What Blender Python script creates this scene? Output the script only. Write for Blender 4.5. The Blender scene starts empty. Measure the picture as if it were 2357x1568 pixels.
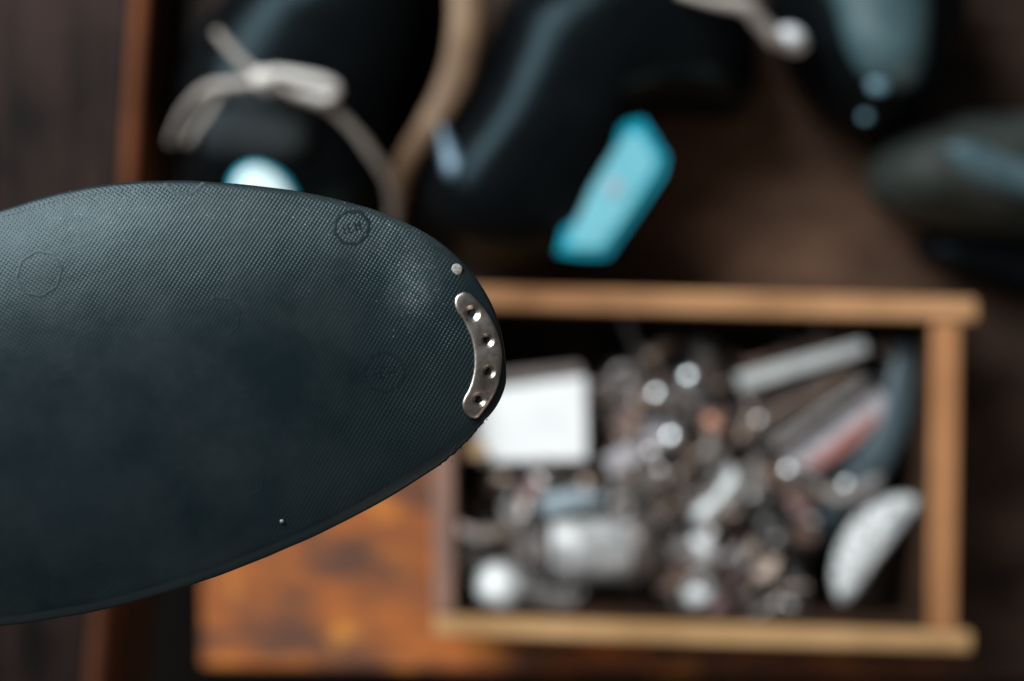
import bpy, bmesh, math, random
from mathutils import Vector, Matrix
from mathutils.geometry import delaunay_2d_cdt
random.seed(11)
S = bpy.context.scene
C = S.collection
# ------------------------------------------------------------ camera
H = 0.72                                    # camera height above the bench board
cam_d = bpy.data.cameras.new('camera'); cam = bpy.data.objects.new('camera', cam_d)
C.objects.link(cam); S.camera = cam
cam.location = (0, 0, H); cam.rotation_euler = (0, 0, 0)
cam_d.lens = 50; cam_d.sensor_width = 36; cam_d.clip_start = 0.01; cam_d.clip_end = 50
cam_d.dof.use_dof = True; cam_d.dof.focus_distance = H-0.3745; cam_d.dof.aperture_fstop = 4.0
# ------------------------------------------------------------ light
W = bpy.data.worlds.new('World'); S.world = W; W.use_nodes = True
W.node_tree.nodes['Background'].inputs[0].default_value = (0.93, 0.98, 1.0, 1)
W.node_tree.nodes['Background'].inputs[1].default_value = 0.095
def area(name, loc, target, sx, sy, power, col):
    l = bpy.data.lights.new(name, 'AREA'); l.shape = 'RECTANGLE'; l.size = sx; l.size_y = sy
    l.energy = power; l.color = col
    o = bpy.data.objects.new(name, l); C.objects.link(o); o.location = loc
    o.rotation_euler = (Vector(target)-Vector(loc)).to_track_quat('-Z', 'Y').to_euler()
    return o
LP = Vector((-1.30, 1.38, 1.45))
area('window_light', LP, (0.05, 0, 0.1), 1.7, 0.9, 124, (0.93, 0.98, 1.0))
area('warm_fill', (1.5, -1.7, 1.3), (0.05, 0, 0.1), 1.2, 1.2, 13, (1.0, 0.80, 0.66))  # unseen warm fill, added to brighten the plate holes and lower rim
S.view_settings.view_transform = 'Standard'; S.view_settings.look = 'None'
S.view_settings.exposure = 0; S.view_settings.gamma = 1
S.view_settings.use_curve_mapping = False
S.render.engine = 'CYCLES'

# ------------------------------------------------------------ helpers
def P(px, py, z):                           # measured on the photo at 2357 x 1568
    k = 0.72*(H-z)/2357
    return Vector(((px-1178.5)*k, -(py-784)*k, z))
def catmull(pts, n=8, closed=True):
    out = []; m = len(pts); pts = [Vector(p) for p in pts]
    rng = range(m) if closed else range(m-1)
    for i in rng:
        if closed: p0, p1, p2, p3 = pts[i-1], pts[i], pts[(i+1) % m], pts[(i+2) % m]
        else: p0, p1, p2, p3 = pts[max(i-1, 0)], pts[i], pts[i+1], pts[min(i+2, m-1)]
        for k in range(n):
            t = k/n
            out.append(0.5*((2*p1)+(p2-p0)*t+(2*p0-5*p1+4*p2-p3)*t*t+(3*p1-p0-3*p2+p3)*t**3))
    if not closed: out.append(pts[-1])
    return out
def link(name, verts, faces, mat, parent=None, smooth=True):
    me = bpy.data.meshes.new(name); me.from_pydata([tuple(v) for v in verts], [], faces)
    bm = bmesh.new(); bm.from_mesh(me); bmesh.ops.recalc_face_normals(bm, faces=bm.faces); bm.to_mesh(me); bm.free()
    if smooth: me.polygons.foreach_set('use_smooth', [True]*len(me.polygons))
    me.materials.append(mat)
    o = bpy.data.objects.new(name, me); C.objects.link(o)
    if parent: o.parent = parent
    return o
def tag(o, label, cat, group=None):
    o['label'] = label; o['category'] = cat
    if group: o['group'] = group
    return o
def thing(name, label, cat, loc=(0, 0, 0), group=None):
    o = bpy.data.objects.new(name, None); C.objects.link(o); o.location = loc; o.empty_display_size = 0.01
    return tag(o, label, cat, group)
def adopt(parent, o):                       # keep world place
    o.parent = parent; o.matrix_parent_inverse = Matrix.Translation(-parent.location)
    return o
def bevel(o, w, seg=3):
    m = o.modifiers.new('Bevel', 'BEVEL'); m.width = w; m.segments = seg; m.limit_method = 'ANGLE'
    return o
def prism(name, poly, z0, z1, mat, parent=None, bev=0.0, smooth=False):
    n = len(poly)
    v = [(p[0], p[1], z0) for p in poly]+[(p[0], p[1], z1) for p in poly]
    f = [tuple(range(n))[::-1], tuple(range(n, 2*n))]+[(i, (i+1) % n, n+(i+1) % n, n+i) for i in range(n)]
    o = link(name, v, f, mat, parent, smooth)
    if bev: bevel(o, bev)
    return o
def closest(p, a, b):
    ab = b-a; t = max(0, min(1, (p-a).dot(ab)/max(ab.length_squared, 1e-12)))
    return a+ab*t
def pillow(name, pts, spine, z0, h, mat, parent=None, n=8, bulge=0.5, flat=0.0):
    """rounded solid: outline pts (xy), domed towards the spine, base at z0, height h"""
    o2 = catmull([Vector((p[0], p[1], 0)) for p in pts], n)
    a, b = Vector((spine[0][0], spine[0][1], 0)), Vector((spine[1][0], spine[1][1], 0))
    N = len(o2); K = 12; v = []; f = []
    for k in range(K+1):
        th = math.pi/2*k/K
        ins = 1-math.cos(th)**(2*bulge) if k else 0
        ins = min(1, ins)
        for p in o2:
            c = closest(p, a, b); q = p.lerp(c, ins*(1-flat) if k < K else 1.0)
            v.append((q.x, q.y, z0+h*(0.25+0.75*math.sin(th))))
    base = len(v)
    for p in o2:
        c = closest(p, a, b); q = p.lerp(c, 0.12); v.append((q.x, q.y, z0))
    for k in range(K):
        for i in range(N): j = (i+1) % N; f.append((k*N+i, k*N+j, (k+1)*N+j, (k+1)*N+i))
    for i in range(N): j = (i+1) % N; f.append((base+i, base+j, j, i))
    f.append(tuple(base+i for i in range(N)))
    ob = link(name, v, f, mat, parent)
    bm = bmesh.new(); bm.from_mesh(ob.data); bmesh.ops.remove_doubles(bm, verts=bm.verts, dist=2e-5)
    bmesh.ops.recalc_face_normals(bm, faces=bm.faces); bm.to_mesh(ob.data); bm.free()
    return ob
def sweep(name, pts, rads, mat, parent=None, n=6, seg=14):
    """flattened tube along pts; rads = (half width, half height) per point"""
    path = catmull([(p[0], p[1], p[2]) for p in pts], n, False)
    rr = catmull([(r[0], r[1], 0) for r in rads], n, False)
    v = []; f = []; M = len(path)
    for i, p in enumerate(path):
        t = (path[min(i+1, M-1)]-path[max(i-1, 0)]).normalized()
        s = t.cross(Vector((0, 0, 1)))
        s = s.normalized() if s.length > 1e-4 else Vector((1, 0, 0))
        u = s.cross(t)
        for k in range(seg):
            a = 2*math.pi*k/seg
            v.append(p+s*(math.cos(a)*abs(rr[i].x))+u*(math.sin(a)*abs(rr[i].y)))
    for i in range(M-1):
        for k in range(seg): j = (k+1) % seg; f.append((i*seg+k, i*seg+j, (i+1)*seg+j, (i+1)*seg+k))
    f.append(tuple(range(seg))); f.append(tuple((M-1)*seg+k for k in range(seg)))
    return link(name, v, f, mat, parent)
def lathe(name, prof, mat, parent=None, seg=28, smooth=True):
    """profile [(r, z)]"""
    v = []; f = []
    for r, z in prof:
        for k in range(seg): a = 2*math.pi*k/seg; v.append((r*math.cos(a), r*math.sin(a), z))
    for i in range(len(prof)-1):
        for k in range(seg): j = (k+1) % seg; f.append((i*seg+k, i*seg+j, (i+1)*seg+j, (i+1)*seg+k))
    o = link(name, v, f, mat, parent, smooth)
    bm = bmesh.new(); bm.from_mesh(o.data); bmesh.ops.remove_doubles(bm, verts=bm.verts, dist=1e-6)
    bmesh.ops.recalc_face_normals(bm, faces=bm.faces); bm.to_mesh(o.data); bm.free()
    return o

# ------------------------------------------------------------ materials
def newmat(name):
    m = bpy.data.materials.new(name); m.use_nodes = True
    return m, m.node_tree, m.node_tree.nodes['Principled BSDF']
def N(nt, t, **kw):
    n = nt.nodes.new(t)
    for k, v in kw.items(): setattr(n, k, v)
    return n
def math_n(nt, op, a, b=None, c=None):
    n = nt.nodes.new('ShaderNodeMath'); n.operation = op
    for i, x in enumerate((a, b, c)):
        if x is None: continue
        if isinstance(x, (int, float)): n.inputs[i].default_value = x
        else: nt.links.new(x, n.inputs[i])
    return n.outputs[0]
def mixc(nt, f, a, b):
    n = nt.nodes.new('ShaderNodeMix'); n.data_type = 'RGBA'
    for s, x in ((0, f), (6, a), (7, b)):
        if isinstance(x, (int, float)): n.inputs[s].default_value = x
        elif isinstance(x, tuple): n.inputs[s].default_value = (*x, 1) if len(x) == 3 else x
        else: nt.links.new(x, n.inputs[s])
    return n.outputs[2]
def ramp(nt, x, lo, hi):
    n = nt.nodes.new('ShaderNodeMapRange'); n.inputs[1].default_value = lo; n.inputs[2].default_value = hi
    nt.links.new(x, n.inputs[0]); return n.outputs[0]
def noise(nt, vec, scale, detail=4, rough=0.55):
    n = nt.nodes.new('ShaderNodeTexNoise'); n.inputs['Scale'].default_value = scale
    n.inputs['Detail'].default_value = detail; n.inputs['Roughness'].default_value = rough
    nt.links.new(vec, n.inputs['Vector']); return n.outputs['Fac']
def objco(nt, sc=None):
    t = nt.nodes.new('ShaderNodeTexCoord').outputs['Object']
    if sc:
        m = nt.nodes.new('ShaderNodeMapping'); m.inputs['Scale'].default_value = sc
        nt.links.new(t, m.inputs['Vector']); t = m.outputs[0]
    return t
def bump(nt, b, h, dist, strength=1.0):
    n = nt.nodes.new('ShaderNodeBump'); n.inputs['Distance'].default_value = dist; n.inputs['Strength'].default_value = strength
    nt.links.new(h, n.inputs['Height']); nt.links.new(n.outputs[0], b.inputs['Normal']); return n
def simple(name, c1, c2, rough=0.5, metal=0.0, scale=120, spec=0.5, coat=0.0, rvar=0.12, bmp=0.0001, tint=(1, 1, 1, 1)):
    m, nt, b = newmat(name); co = objco(nt)
    f = noise(nt, co, scale); g = ramp(nt, f, 0.35, 0.65)
    nt.links.new(mixc(nt, g, c1, c2), b.inputs['Base Color'])
    nt.links.new(math_n(nt, 'ADD', math_n(nt, 'MULTIPLY', noise(nt, co, scale*2.3), rvar*2), rough-rvar), b.inputs['Roughness'])
    b.inputs['Metallic'].default_value = metal; b.inputs['Specular IOR Level'].default_value = spec
    b.inputs['Coat Weight'].default_value = coat; b.inputs['Specular Tint'].default_value = tint; b.inputs['Coat Roughness'].default_value = 0.15
    if bmp: bump(nt, b, noise(nt, co, scale*4), bmp)
    return m
def wood(name, dark, light, along='Y', fine=1.0, rough=0.6, lo=0.35, hi=0.65):
    m, nt, b = newmat(name)
    sc = {'Y': (60*fine, 4*fine, 60*fine), 'X': (4*fine, 60*fine, 60*fine)}[along]
    co = objco(nt, sc); f = noise(nt, co, 1.6, 6, 0.6)
    f2 = noise(nt, objco(nt), 22, 3)
    g = ramp(nt, math_n(nt, 'ADD', math_n(nt, 'MULTIPLY', f, 0.65), math_n(nt, 'MULTIPLY', f2, 0.35)), lo, hi)
    nt.links.new(mixc(nt, g, dark, light), b.inputs['Base Color'])
    b.inputs['Roughness'].default_value = rough; b.inputs['Specular IOR Level'].default_value = 0.08
    bump(nt, b, f, 0.0006)
    return m

# ------------------------------------------------------------ setting
M_floor = wood('floor_dark', (0.006, 0.005, 0.005), (0.012, 0.010, 0.009), 'X')
fl = link('floor', [(-3, -3, -0.55), (3, -3, -0.55), (3, 3, -0.55), (-3, 3, -0.55)], [(0, 1, 2, 3)], M_floor, smooth=False)
fl['kind'] = 'structure'
# bench board: dark brown, varnish worn to orange towards its lower left corner
m, nt, b = newmat('worn_board')
co = objco(nt); sep = N(nt, 'ShaderNodeSeparateXYZ'); nt.links.new(co, sep.inputs[0])
patch = ramp(nt, math_n(nt, 'ADD', math_n(nt, 'ADD', math_n(nt, 'MULTIPLY', sep.outputs[0], -3.0), math_n(nt, 'MULTIPLY', sep.outputs[1], -4.2)), math_n(nt, 'MULTIPLY', noise(nt, co, 12, 3), 0.5)), 0.28, 0.72)
n1 = noise(nt, co, 38, 4); n2 = noise(nt, objco(nt, (0.8, 2.0, 1)), 19, 5, 0.6)
orange = mixc(nt, ramp(nt, n2, 0.40, 0.62), (0.105, 0.052, 0.036), (0.38, 0.115, 0.030))
orange = mixc(nt, ramp(nt, n1, 0.56, 0.76), orange, (0.60, 0.235, 0.045))
vd = N(nt, 'ShaderNodeVectorMath', operation='DISTANCE'); nt.links.new(co, vd.inputs[0]); vd.inputs[1].default_value = tuple(P(1780, 480, 0))
brown = mixc(nt, ramp(nt, n2, 0.35, 0.68), (0.012, 0.0075, 0.006), (0.050, 0.029, 0.020))
bare = mixc(nt, ramp(nt, n2, 0.30, 0.7), (0.046, 0.026, 0.017), (0.112, 0.064, 0.042))
brown = mixc(nt, math_n(nt, 'SUBTRACT', 1.0, ramp(nt, math_n(nt, 'ADD', vd.outputs['Value'], math_n(nt, 'MULTIPLY', n1, 0.03)), 0.05, 0.12)), brown, bare)
nt.links.new(mixc(nt, patch, brown, orange), b.inputs['Base Color'])
b.inputs['Roughness'].default_value = 0.55; b.inputs['Specular IOR Level'].default_value = 0.12
bump(nt, b, noise(nt, objco(nt, (5, 60, 60)), 2), 0.0006)
bl = P(462, 1538, 0); 
board = prism('bench_board', [(bl.x, bl.y), (0.55, bl.y-0.012), (0.55, 0.42), (bl.x+0.0, 0.42)], -0.03, 0, m, bev=0.003)
tag(board, 'wide dark wooden bench board with orange worn corner under the wooden box', 'board')
# left plank
M_plank = wood('old_plank', (0.003, 0.002, 0.002), (0.028, 0.0155, 0.0125), 'Y', 0.9, 0.65, 0.40, 0.62)
M_plank_edge = wood('worn_edge', (0.03, 0.014, 0.010), (0.155, 0.050, 0.020), 'Y', 0.5, 0.7)
a = P(338, 0, .03); c_ = P(232, 1568, .03); d = (c_-a)/(c_.y-a.y)
def ex(p, y): return (p.x+(y-p.y)*d.x, y)
y0, y1 = -0.6, 0.6
pl = thing('workbench_plank', 'dark rough plank with orange worn right edge on far left', 'plank', (-0.4, 0, 0))
e0, e1 = ex(a, y0), ex(a, y1); we = 0.0085
adopt(pl, prism('top_board', [(-0.62, y0), (e0[0]-we, y0), (e1[0]-we, y1), (-0.62, y1)], -0.03, 0.030, M_plank))
adopt(pl, prism('edge_strip', [(e0[0]-we+.0003, y0), e0, e1, (e1[0]-we+.0003, y1)], -0.03, 0.0296, M_plank_edge, bev=0.003))
# slim batten next to it
e0, e1 = (e0[0]+0.010, y0), (e1[0]+0.004, y1)
adopt(pl, prism('batten', [(e0[0]-.0095, y0), e0, (e1[0]-.002, y1), (e1[0]-.0035, y1)], -0.04, 0.004, wood('batten_wood', (0.03, 0.015, 0.01), (0.07, 0.035, 0.02))))

# ------------------------------------------------------------ the shoe held sole up
outline_px = [(0, 482), (100, 451), (200, 429), (300, 417.5), (400, 414), (500, 418), (600, 427), (700, 441.5), (800, 464), (880, 488),
  (950, 519), (1010, 555), (1060, 598), (1100, 645), (1132, 700), (1152, 758), (1163, 820), (1165, 875), (1157, 908), (1140, 940), (1112, 974), (1080, 1012),
  (1030, 1059), (970, 1100), (900, 1144), (800, 1199), (700, 1247), (600, 1290), (500, 1328), (400, 1362), (300, 1391), (200, 1414), (100, 1431), (0, 1444),
  (-200, 1452), (-420, 1420), (-640, 1340), (-850, 1270), (-1080, 1255), (-1300, 1262), (-1480, 1215), (-1600, 1080), (-1625, 930), (-1570, 780), (-1440, 690),
  (-1250, 655), (-1000, 655), (-750, 665), (-500, 640), (-250, 560)]
def f_sole(x, y):
    q = max(0.0, min(1.0, (x+0.055)/0.055)); yc = -0.018+0.010*q*q*(3-2*q)
    s = max(0.0, (x+0.060)/0.060)
    z = 0.384-0.0098*s**1.7 - 0.0100*((y-yc)/0.05)**2
    if x < -0.060: z -= 0.9*(x+0.060)**2 if x > -0.16 else 0.9*0.01+0.18*(-0.16-x)*0.0
    return z
def S_at(px, py):
    z = 0.38
    for _ in range(8): p = P(px, py, z); z = f_sole(p.x, p.y)
    return Vector((p.x, p.y, f_sole(p.x, p.y)))
o3 = [S_at(*p) for p in outline_px]
o3 = catmull([(p.x, p.y, 0) for p in o3], 16)
NO = len(o3)
from mathutils import noise as mn
# ragged trimmed edge at the lower toe
cut0, cut1 = P(1125, 962, .374), P(1012, 1075, .374)
out2 = []
for i, p in enumerate(o3):
    t = (o3[(i+1) % NO]-o3[i-1]).normalized(); nn = Vector((t.y, -t.x, 0))
    w = 1.0 if (min(cut0.x, cut1.x) < p.x < max(cut0.x, cut1.x) and p.y < cut0.y) else 0.0
    r = mn.noise(Vector((p.x*900, p.y*900, 0)))*0.00028*w + mn.noise(Vector((p.x*2600, p.y*2600, 3)))*0.00022*w + mn.noise(Vector((p.x*120, p.y*120, 5)))*0.00012
    out2.append(p+nn*r)
o3 = out2
spa, spb = P(-1200, 960, .38), P(800, 870, .38); spa.z = spb.z = 0
# rings: (inset metres, drop metres)
rings = [(0.0012, 0.0060, 0), (0.0002, 0.0052, 0), (0.0, 0.0030, 0), (0.00004, 0.0012, .0006), (0.00016, 0.00055, .0005), (0.0004, 0.00018, .0005), (0.0008, 0.00004, .00045), (0.0018, 0.0, .00028), (0.0024, 0.0, .00012), (0.0027, .00004, 0), (0.0030, 0.0, 0)]
def low(p): return max(0.0, min(1.0, (-0.020-p.y)/0.02))
K2 = 40
V = []; F = []; B = []
for (ins, drop, ch) in rings:
    for p in o3:
        c = closest(p, spa, spb); q = p+(c-p).normalized()*ins
        V.append((q.x, q.y, f_sole(q.x, q.y)-drop-ch*0.8*low(p))); B.append(ins)
for k in range(1, K2+1):
    for p in o3:
        c = closest(p, spa, spb); L = (c-p).length; q = p+(c-p).normalized()*(0.0030+(L-0.0030)*k/K2)
        V.append((q.x, q.y, f_sole(q.x, q.y))); B.append(0.0030+(L-.0030)*k/K2)
R = len(rings)+K2
for k in range(R-1):
    for i in range(NO): j = (i+1) % NO; F.append((k*NO+i, k*NO+j, (k+1)*NO+j, (k+1)*NO+i))
F.append(tuple(range(NO)))
def gauss(px, py, cx, cy, sx, sy): return math.exp(-((px-cx)/sx)**2-((py-cy)/sy)**2)
me = bpy.data.meshes.new('outsole'); me.from_pydata(V, [], F)
tr = me.attributes.new('tread', 'FLOAT', 'POINT'); du = me.attributes.new('dust_sheen', 'FLOAT', 'POINT')
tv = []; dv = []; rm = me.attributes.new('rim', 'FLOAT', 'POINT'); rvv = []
for (x, y, z), bb in zip(V, B):
    k = 0.72*(H-z)/2357; px = x/k+1178.5; py = 784-y/k
    rim = 0.0009+0.0017*max(0, min(1, (px-900)/200)) if py < 800 else 0.0027
    edge = max(0, min(1, (bb-rim)/0.0006))
    # rubber is polished flat in the middle of the forefoot, the grid survives at toe and upper rim
    wear = 1.0*gauss(px, py, 330, 1150, 560, 330)+0.6*gauss(px, py, 480, 830, 300, 150)+.7*gauss(px, py, -100, 1000, 400, 400)+.35*gauss(px, py, 700, 720, 150, 120)
    wear += 0.8*gauss(px, py, 1110, 668, 60, 40)
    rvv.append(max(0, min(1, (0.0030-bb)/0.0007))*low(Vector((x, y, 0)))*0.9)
    tv.append(edge*max(0.03, 1-wear)*(0.50+1.1*gauss(px, py, 1060, 850, 260, 420))); dv.append(min(1, 1.0*gauss(px, py, 955, 655, 55, 70)+0.35*gauss(px, py, 900, 520, 220, 70)+.30*gauss(px, py, 220, 510, 190, 70)+.2*gauss(px, py, 520, 480, 250, 60)+0.0))  # dust near the toe; broad upper patches paint the hazy highlights
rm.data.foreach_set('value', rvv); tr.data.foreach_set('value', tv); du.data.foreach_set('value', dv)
bm = bmesh.new(); bm.from_mesh(me); bmesh.ops.remove_doubles(bm, verts=bm.verts, dist=1e-5)
bmesh.ops.recalc_face_normals(bm, faces=bm.faces); bm.to_mesh(me); bm.free()
me.polygons.foreach_set('use_smooth', [True]*len(me.polygons))
# rubber
def rubber(name, tread=True):
    m, nt, b = newmat(name); co = objco(nt)
    att = N(nt, 'ShaderNodeAttribute', attribute_name='tread'); dus_sheen = N(nt, 'ShaderNodeAttribute', attribute_name='dust_sheen')
    mp = N(nt, 'ShaderNodeMapping'); mp.inputs['Rotation'].default_value = (0, 0, math.radians(-60))
    nt.links.new(co, mp.inputs['Vector'])
    warp = N(nt, 'ShaderNodeSeparateXYZ'); nt.links.new(mp.outputs[0], warp.inputs[0])
    k1 = 2*math.pi/0.00088; k2 = 2*math.pi/0.00084
    su = math_n(nt, 'ADD', math_n(nt, 'MULTIPLY', math_n(nt, 'SINE', math_n(nt, 'MULTIPLY', warp.outputs[1], k1)), 0.5), 0.5)
    sv = math_n(nt, 'ADD', math_n(nt, 'MULTIPLY', math_n(nt, 'SINE', math_n(nt, 'MULTIPLY', warp.outputs[0], k2)), 0.5), 0.5)
    g1 = math_n(nt, 'MULTIPLY', su, math_n(nt, 'ADD', math_n(nt, 'MULTIPLY', sv, 0.6), 0.4))
    g2 = math_n(nt, 'MULTIPLY', sv, math_n(nt, 'ADD', math_n(nt, 'MULTIPLY', su, 0.6), 0.4))
    sx = N(nt, 'ShaderNodeSeparateXYZ'); nt.links.new(co, sx.inputs[0])
    wx = ramp(nt, math_n(nt, 'ADD', sx.outputs[0], math_n(nt, 'MULTIPLY', noise(nt, co, 25, 2), 0.05)), -0.082, -0.040)
    g = math_n(nt, 'ADD', math_n(nt, 'MULTIPLY', g1, wx), math_n(nt, 'MULTIPLY', g2, math_n(nt, 'SUBTRACT', 1.0, wx)))
    patchy = ramp(nt, noise(nt, co, 45, 3), 0.30, 0.62)
    amp = math_n(nt, 'MULTIPLY', att.outputs['Fac'], math_n(nt, 'ADD', math_n(nt, 'MULTIPLY', patchy, 0.70), 0.30))
    gh = math_n(nt, 'MULTIPLY', g, amp)
    mott = ramp(nt, noise(nt, co, 42, 6, 0.62), 0.36, 0.66); big = ramp(nt, noise(nt, co, 18, 3), 0.35, 0.68)
    base = mixc(nt, mott, (0.0048, 0.0092, 0.0108), (0.0130, 0.0175, 0.0190))
    base = mixc(nt, math_n(nt, 'MULTIPLY', big, 0.6), base, (0.0100, 0.0160, 0.0200))
    if tread: # crests of the grid are tinted a lighter teal than the grooves
        base = mixc(nt, math_n(nt, 'MULTIPLY', gh, 0.45), base, (0.016, 0.042, 0.042))
    base = mixc(nt, math_n(nt, 'MULTIPLY', math_n(nt, 'MULTIPLY', g, g), math_n(nt, 'MULTIPLY', ramp(nt, noise(nt, co, 350, 3), 0.42, 0.62), math_n(nt, 'MULTIPLY', dus_sheen.outputs['Fac'], 0.75))), base, (0.20, 0.195, 0.175))
    rim_lit = N(nt, 'ShaderNodeAttribute', attribute_name='rim')
    base = mixc(nt, rim_lit.outputs['Fac'], base, (0.024, 0.033, 0.037))  # lower border lightened to paint the low light its chamfer catches
    vor = N(nt, 'ShaderNodeTexVoronoi'); vor.inputs['Scale'].default_value = 1500; nt.links.new(mp.outputs[0], vor.inputs['Vector'])
    vs = N(nt, 'ShaderNodeSeparateColor'); nt.links.new(vor.outputs['Color'], vs.inputs[0])
    near = math_n(nt, 'LESS_THAN', vor.outputs['Distance'], 0.27)
    pick = math_n(nt, 'LESS_THAN', vs.outputs[0], math_n(nt, 'MULTIPLY', dus_sheen.outputs['Fac'], 0.50))
    rare = math_n(nt, 'LESS_THAN', vs.outputs[1], 0.00010)
    sp = math_n(nt, 'MULTIPLY', near, math_n(nt, 'MAXIMUM', pick, rare))
    sp = math_n(nt, 'MULTIPLY', sp, math_n(nt, 'MULTIPLY', math_n(nt, 'MULTIPLY', vs.outputs[2], 0.7), math_n(nt, 'ADD', math_n(nt, 'MULTIPLY', g, 0.9), 0.1)))
    base = mixc(nt, sp, base, (0.33, 0.34, 0.31))
    base = mixc(nt, math_n(nt, 'MULTIPLY', dus_sheen.outputs['Fac'], 0.12), base, (0.20, 0.27, 0.29))  # pale tint paints the hazy sheen of the upper sole
    nt.links.new(base, b.inputs['Base Color'])
    nt.links.new(math_n(nt, 'ADD', math_n(nt, 'MULTIPLY', mott, 0.09), 0.285), b.inputs['Roughness'])
    b.inputs['Specular IOR Level'].default_value = 0.14; b.inputs['Specular Tint'].default_value = (0.70, 0.93, 1.0, 1)
    h = math_n(nt, 'ADD', math_n(nt, 'MULTIPLY', gh, 1.0 if tread else 0.0), math_n(nt, 'MULTIPLY', noise(nt, co, 900, 3), 0.12))
    h = math_n(nt, 'ADD', h, math_n(nt, 'MULTIPLY', noise(nt, co, 30, 4), 3.2))
    bump(nt, b, h, 0.00014, 1.0)
    return m
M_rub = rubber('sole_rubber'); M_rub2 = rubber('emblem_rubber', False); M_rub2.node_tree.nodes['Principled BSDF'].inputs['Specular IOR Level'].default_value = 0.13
M_leather = simple('black_leather', (0.010, 0.010, 0.011), (0.02, 0.02, 0.021), 0.45, scale=300)
shoe = thing('shoe', 'black shoe held upside down, its textured rubber sole facing up with a steel toe plate', 'shoe', (-0.12, -0.02, 0.30))
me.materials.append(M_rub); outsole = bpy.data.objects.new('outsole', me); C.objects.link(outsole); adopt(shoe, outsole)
# upper under the sole
V = []; F = []; prof = [(0.0035, 0.0055), (0.0050, 0.0085), (0.0030, 0.014), (0.0020, 0.024), (0.0040, 0.036), (0.010, 0.048), (0.020, 0.060), (0.034, 0.070)]
for q_, (ins, dz) in enumerate(prof):
    for p in o3:
        c = closest(p, spa, spb); q = p+(c-p).normalized()*min(ins, (c-p).length*0.95)
        sc = 0.62+0.38*min(1, max(0, (-0.005-p.x)/0.12))
        V.append((q.x, q.y, f_sole(q.x, q.y)-0.0055-(dz-0.0055)*sc))
for k in range(len(prof)-1):
    for i in range(NO): j = (i+1) % NO; F.append((k*NO+i, k*NO+j, (k+1)*NO+j, (k+1)*NO+i))
F.append(tuple((len(prof)-1)*NO+i for i in range(NO)))
adopt(shoe, link('upper', V, F, M_leather))
# heel block (outside the frame)
hp = [S_at(*q) for q in [(-1060, 660), (-1250, 658), (-1440, 695), (-1565, 783), (-1618, 930), (-1592, 1076), (-1476, 1210), (-1300, 1256), (-1080, 1250)]]
adopt(shoe, prism('heel', [(q.x, q.y) for q in hp], hp[0].z-.012, hp[0].z+0.012, M_rub2, bev=0.001))
# moulded emblems
def emblem(cx, cy, r, rot, marks=False, arc=None):   # moulded octagon stamps
    v = []; f = []
    def inside(q):
        z = f_sole(q.x, q.y); k = 0.72*(H-z)/2357; X = q.x/k+1178.5; Y = 784-q.y/k
        return Y > 421 or X > 520
    c0 = S_at(cx, cy); R0 = r*0.72*(H-c0.z)/2357; hw = 0.00038
    prof = [(-hw*1.7, -0.00002), (-hw*0.4, 0.000025), (hw*0.4, 0.000025), (hw*1.7, -0.00002)]
    def pt(a, off):
        k = (a % (math.pi/4))-math.pi/8
        rad = (R0+off)*math.cos(math.pi/8)/math.cos(k)
        return Vector((c0.x+rad*math.cos(a+rot), c0.y+rad*math.sin(a+rot)))
    n = 96; ok = [inside(pt(2*math.pi*i/n, 0)) and (arc is None or arc[0] <= (math.degrees(2*math.pi*i/n+rot)+90) % 360-90 <= arc[1]) for i in range(n)]
    for i in range(n):
        for off, dz in prof:
            q = pt(2*math.pi*i/n, off); v.append((q.x, q.y, f_sole(q.x, q.y)+dz))
    for i in range(n):
        j = (i+1) % n
        if ok[i] and ok[j]:
            for k in range(3): f.append((4*i+k, 4*j+k, 4*j+k+1, 4*i+k+1))
    if marks:
        def stroke(x0, y0, x1, y1, w=0.00022):
            b0 = len(v); A = Vector((x0, y0)); Bq = Vector((x1, y1)); t = (Bq-A).normalized(); nn = Vector((-t.y, t.x))
            cr, sr = math.cos(rot), math.sin(rot)
            for q, s in ((A, 1), (A, -1), (Bq, -1), (Bq, 1)):
                w_ = q*R0+nn*s*w; X = c0.x+w_.x*cr-w_.y*sr; Y = c0.y+w_.x*sr+w_.y*cr
                v.append((X, Y, f_sole(X, Y)+0.00005))
            f.append((b0, b0+1, b0+2, b0+3))
        for L in ((-.45, -.25, -.45, .25), (-.2, -.25, -.2, .25), (-.2, .25, .02, .25), (-.2, -.25, .02, -.25), (.22, -.25, .22, .25), (.22, 0, .46, 0), (.46, -.25, .46, .25)): stroke(*L)
    o = link('moulded_emblem', v, f, M_rub2); o.parent = outsole; o.matrix_parent_inverse = Matrix.Translation(-shoe.location)
    o.matrix_parent_inverse = Matrix()
for e in ((90, 630, 54, .2), (810, 524, 41, .3, True), (885, 857, 47, .1, True), (427, 400, 52, .39), (505, 732, 48, .3, False, (-60, 120)), (560, 1098, 50, .2, False, (-70, 40)), (222, 1330, 42, .35, False, (-80, 80))): emblem(*e)
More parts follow.
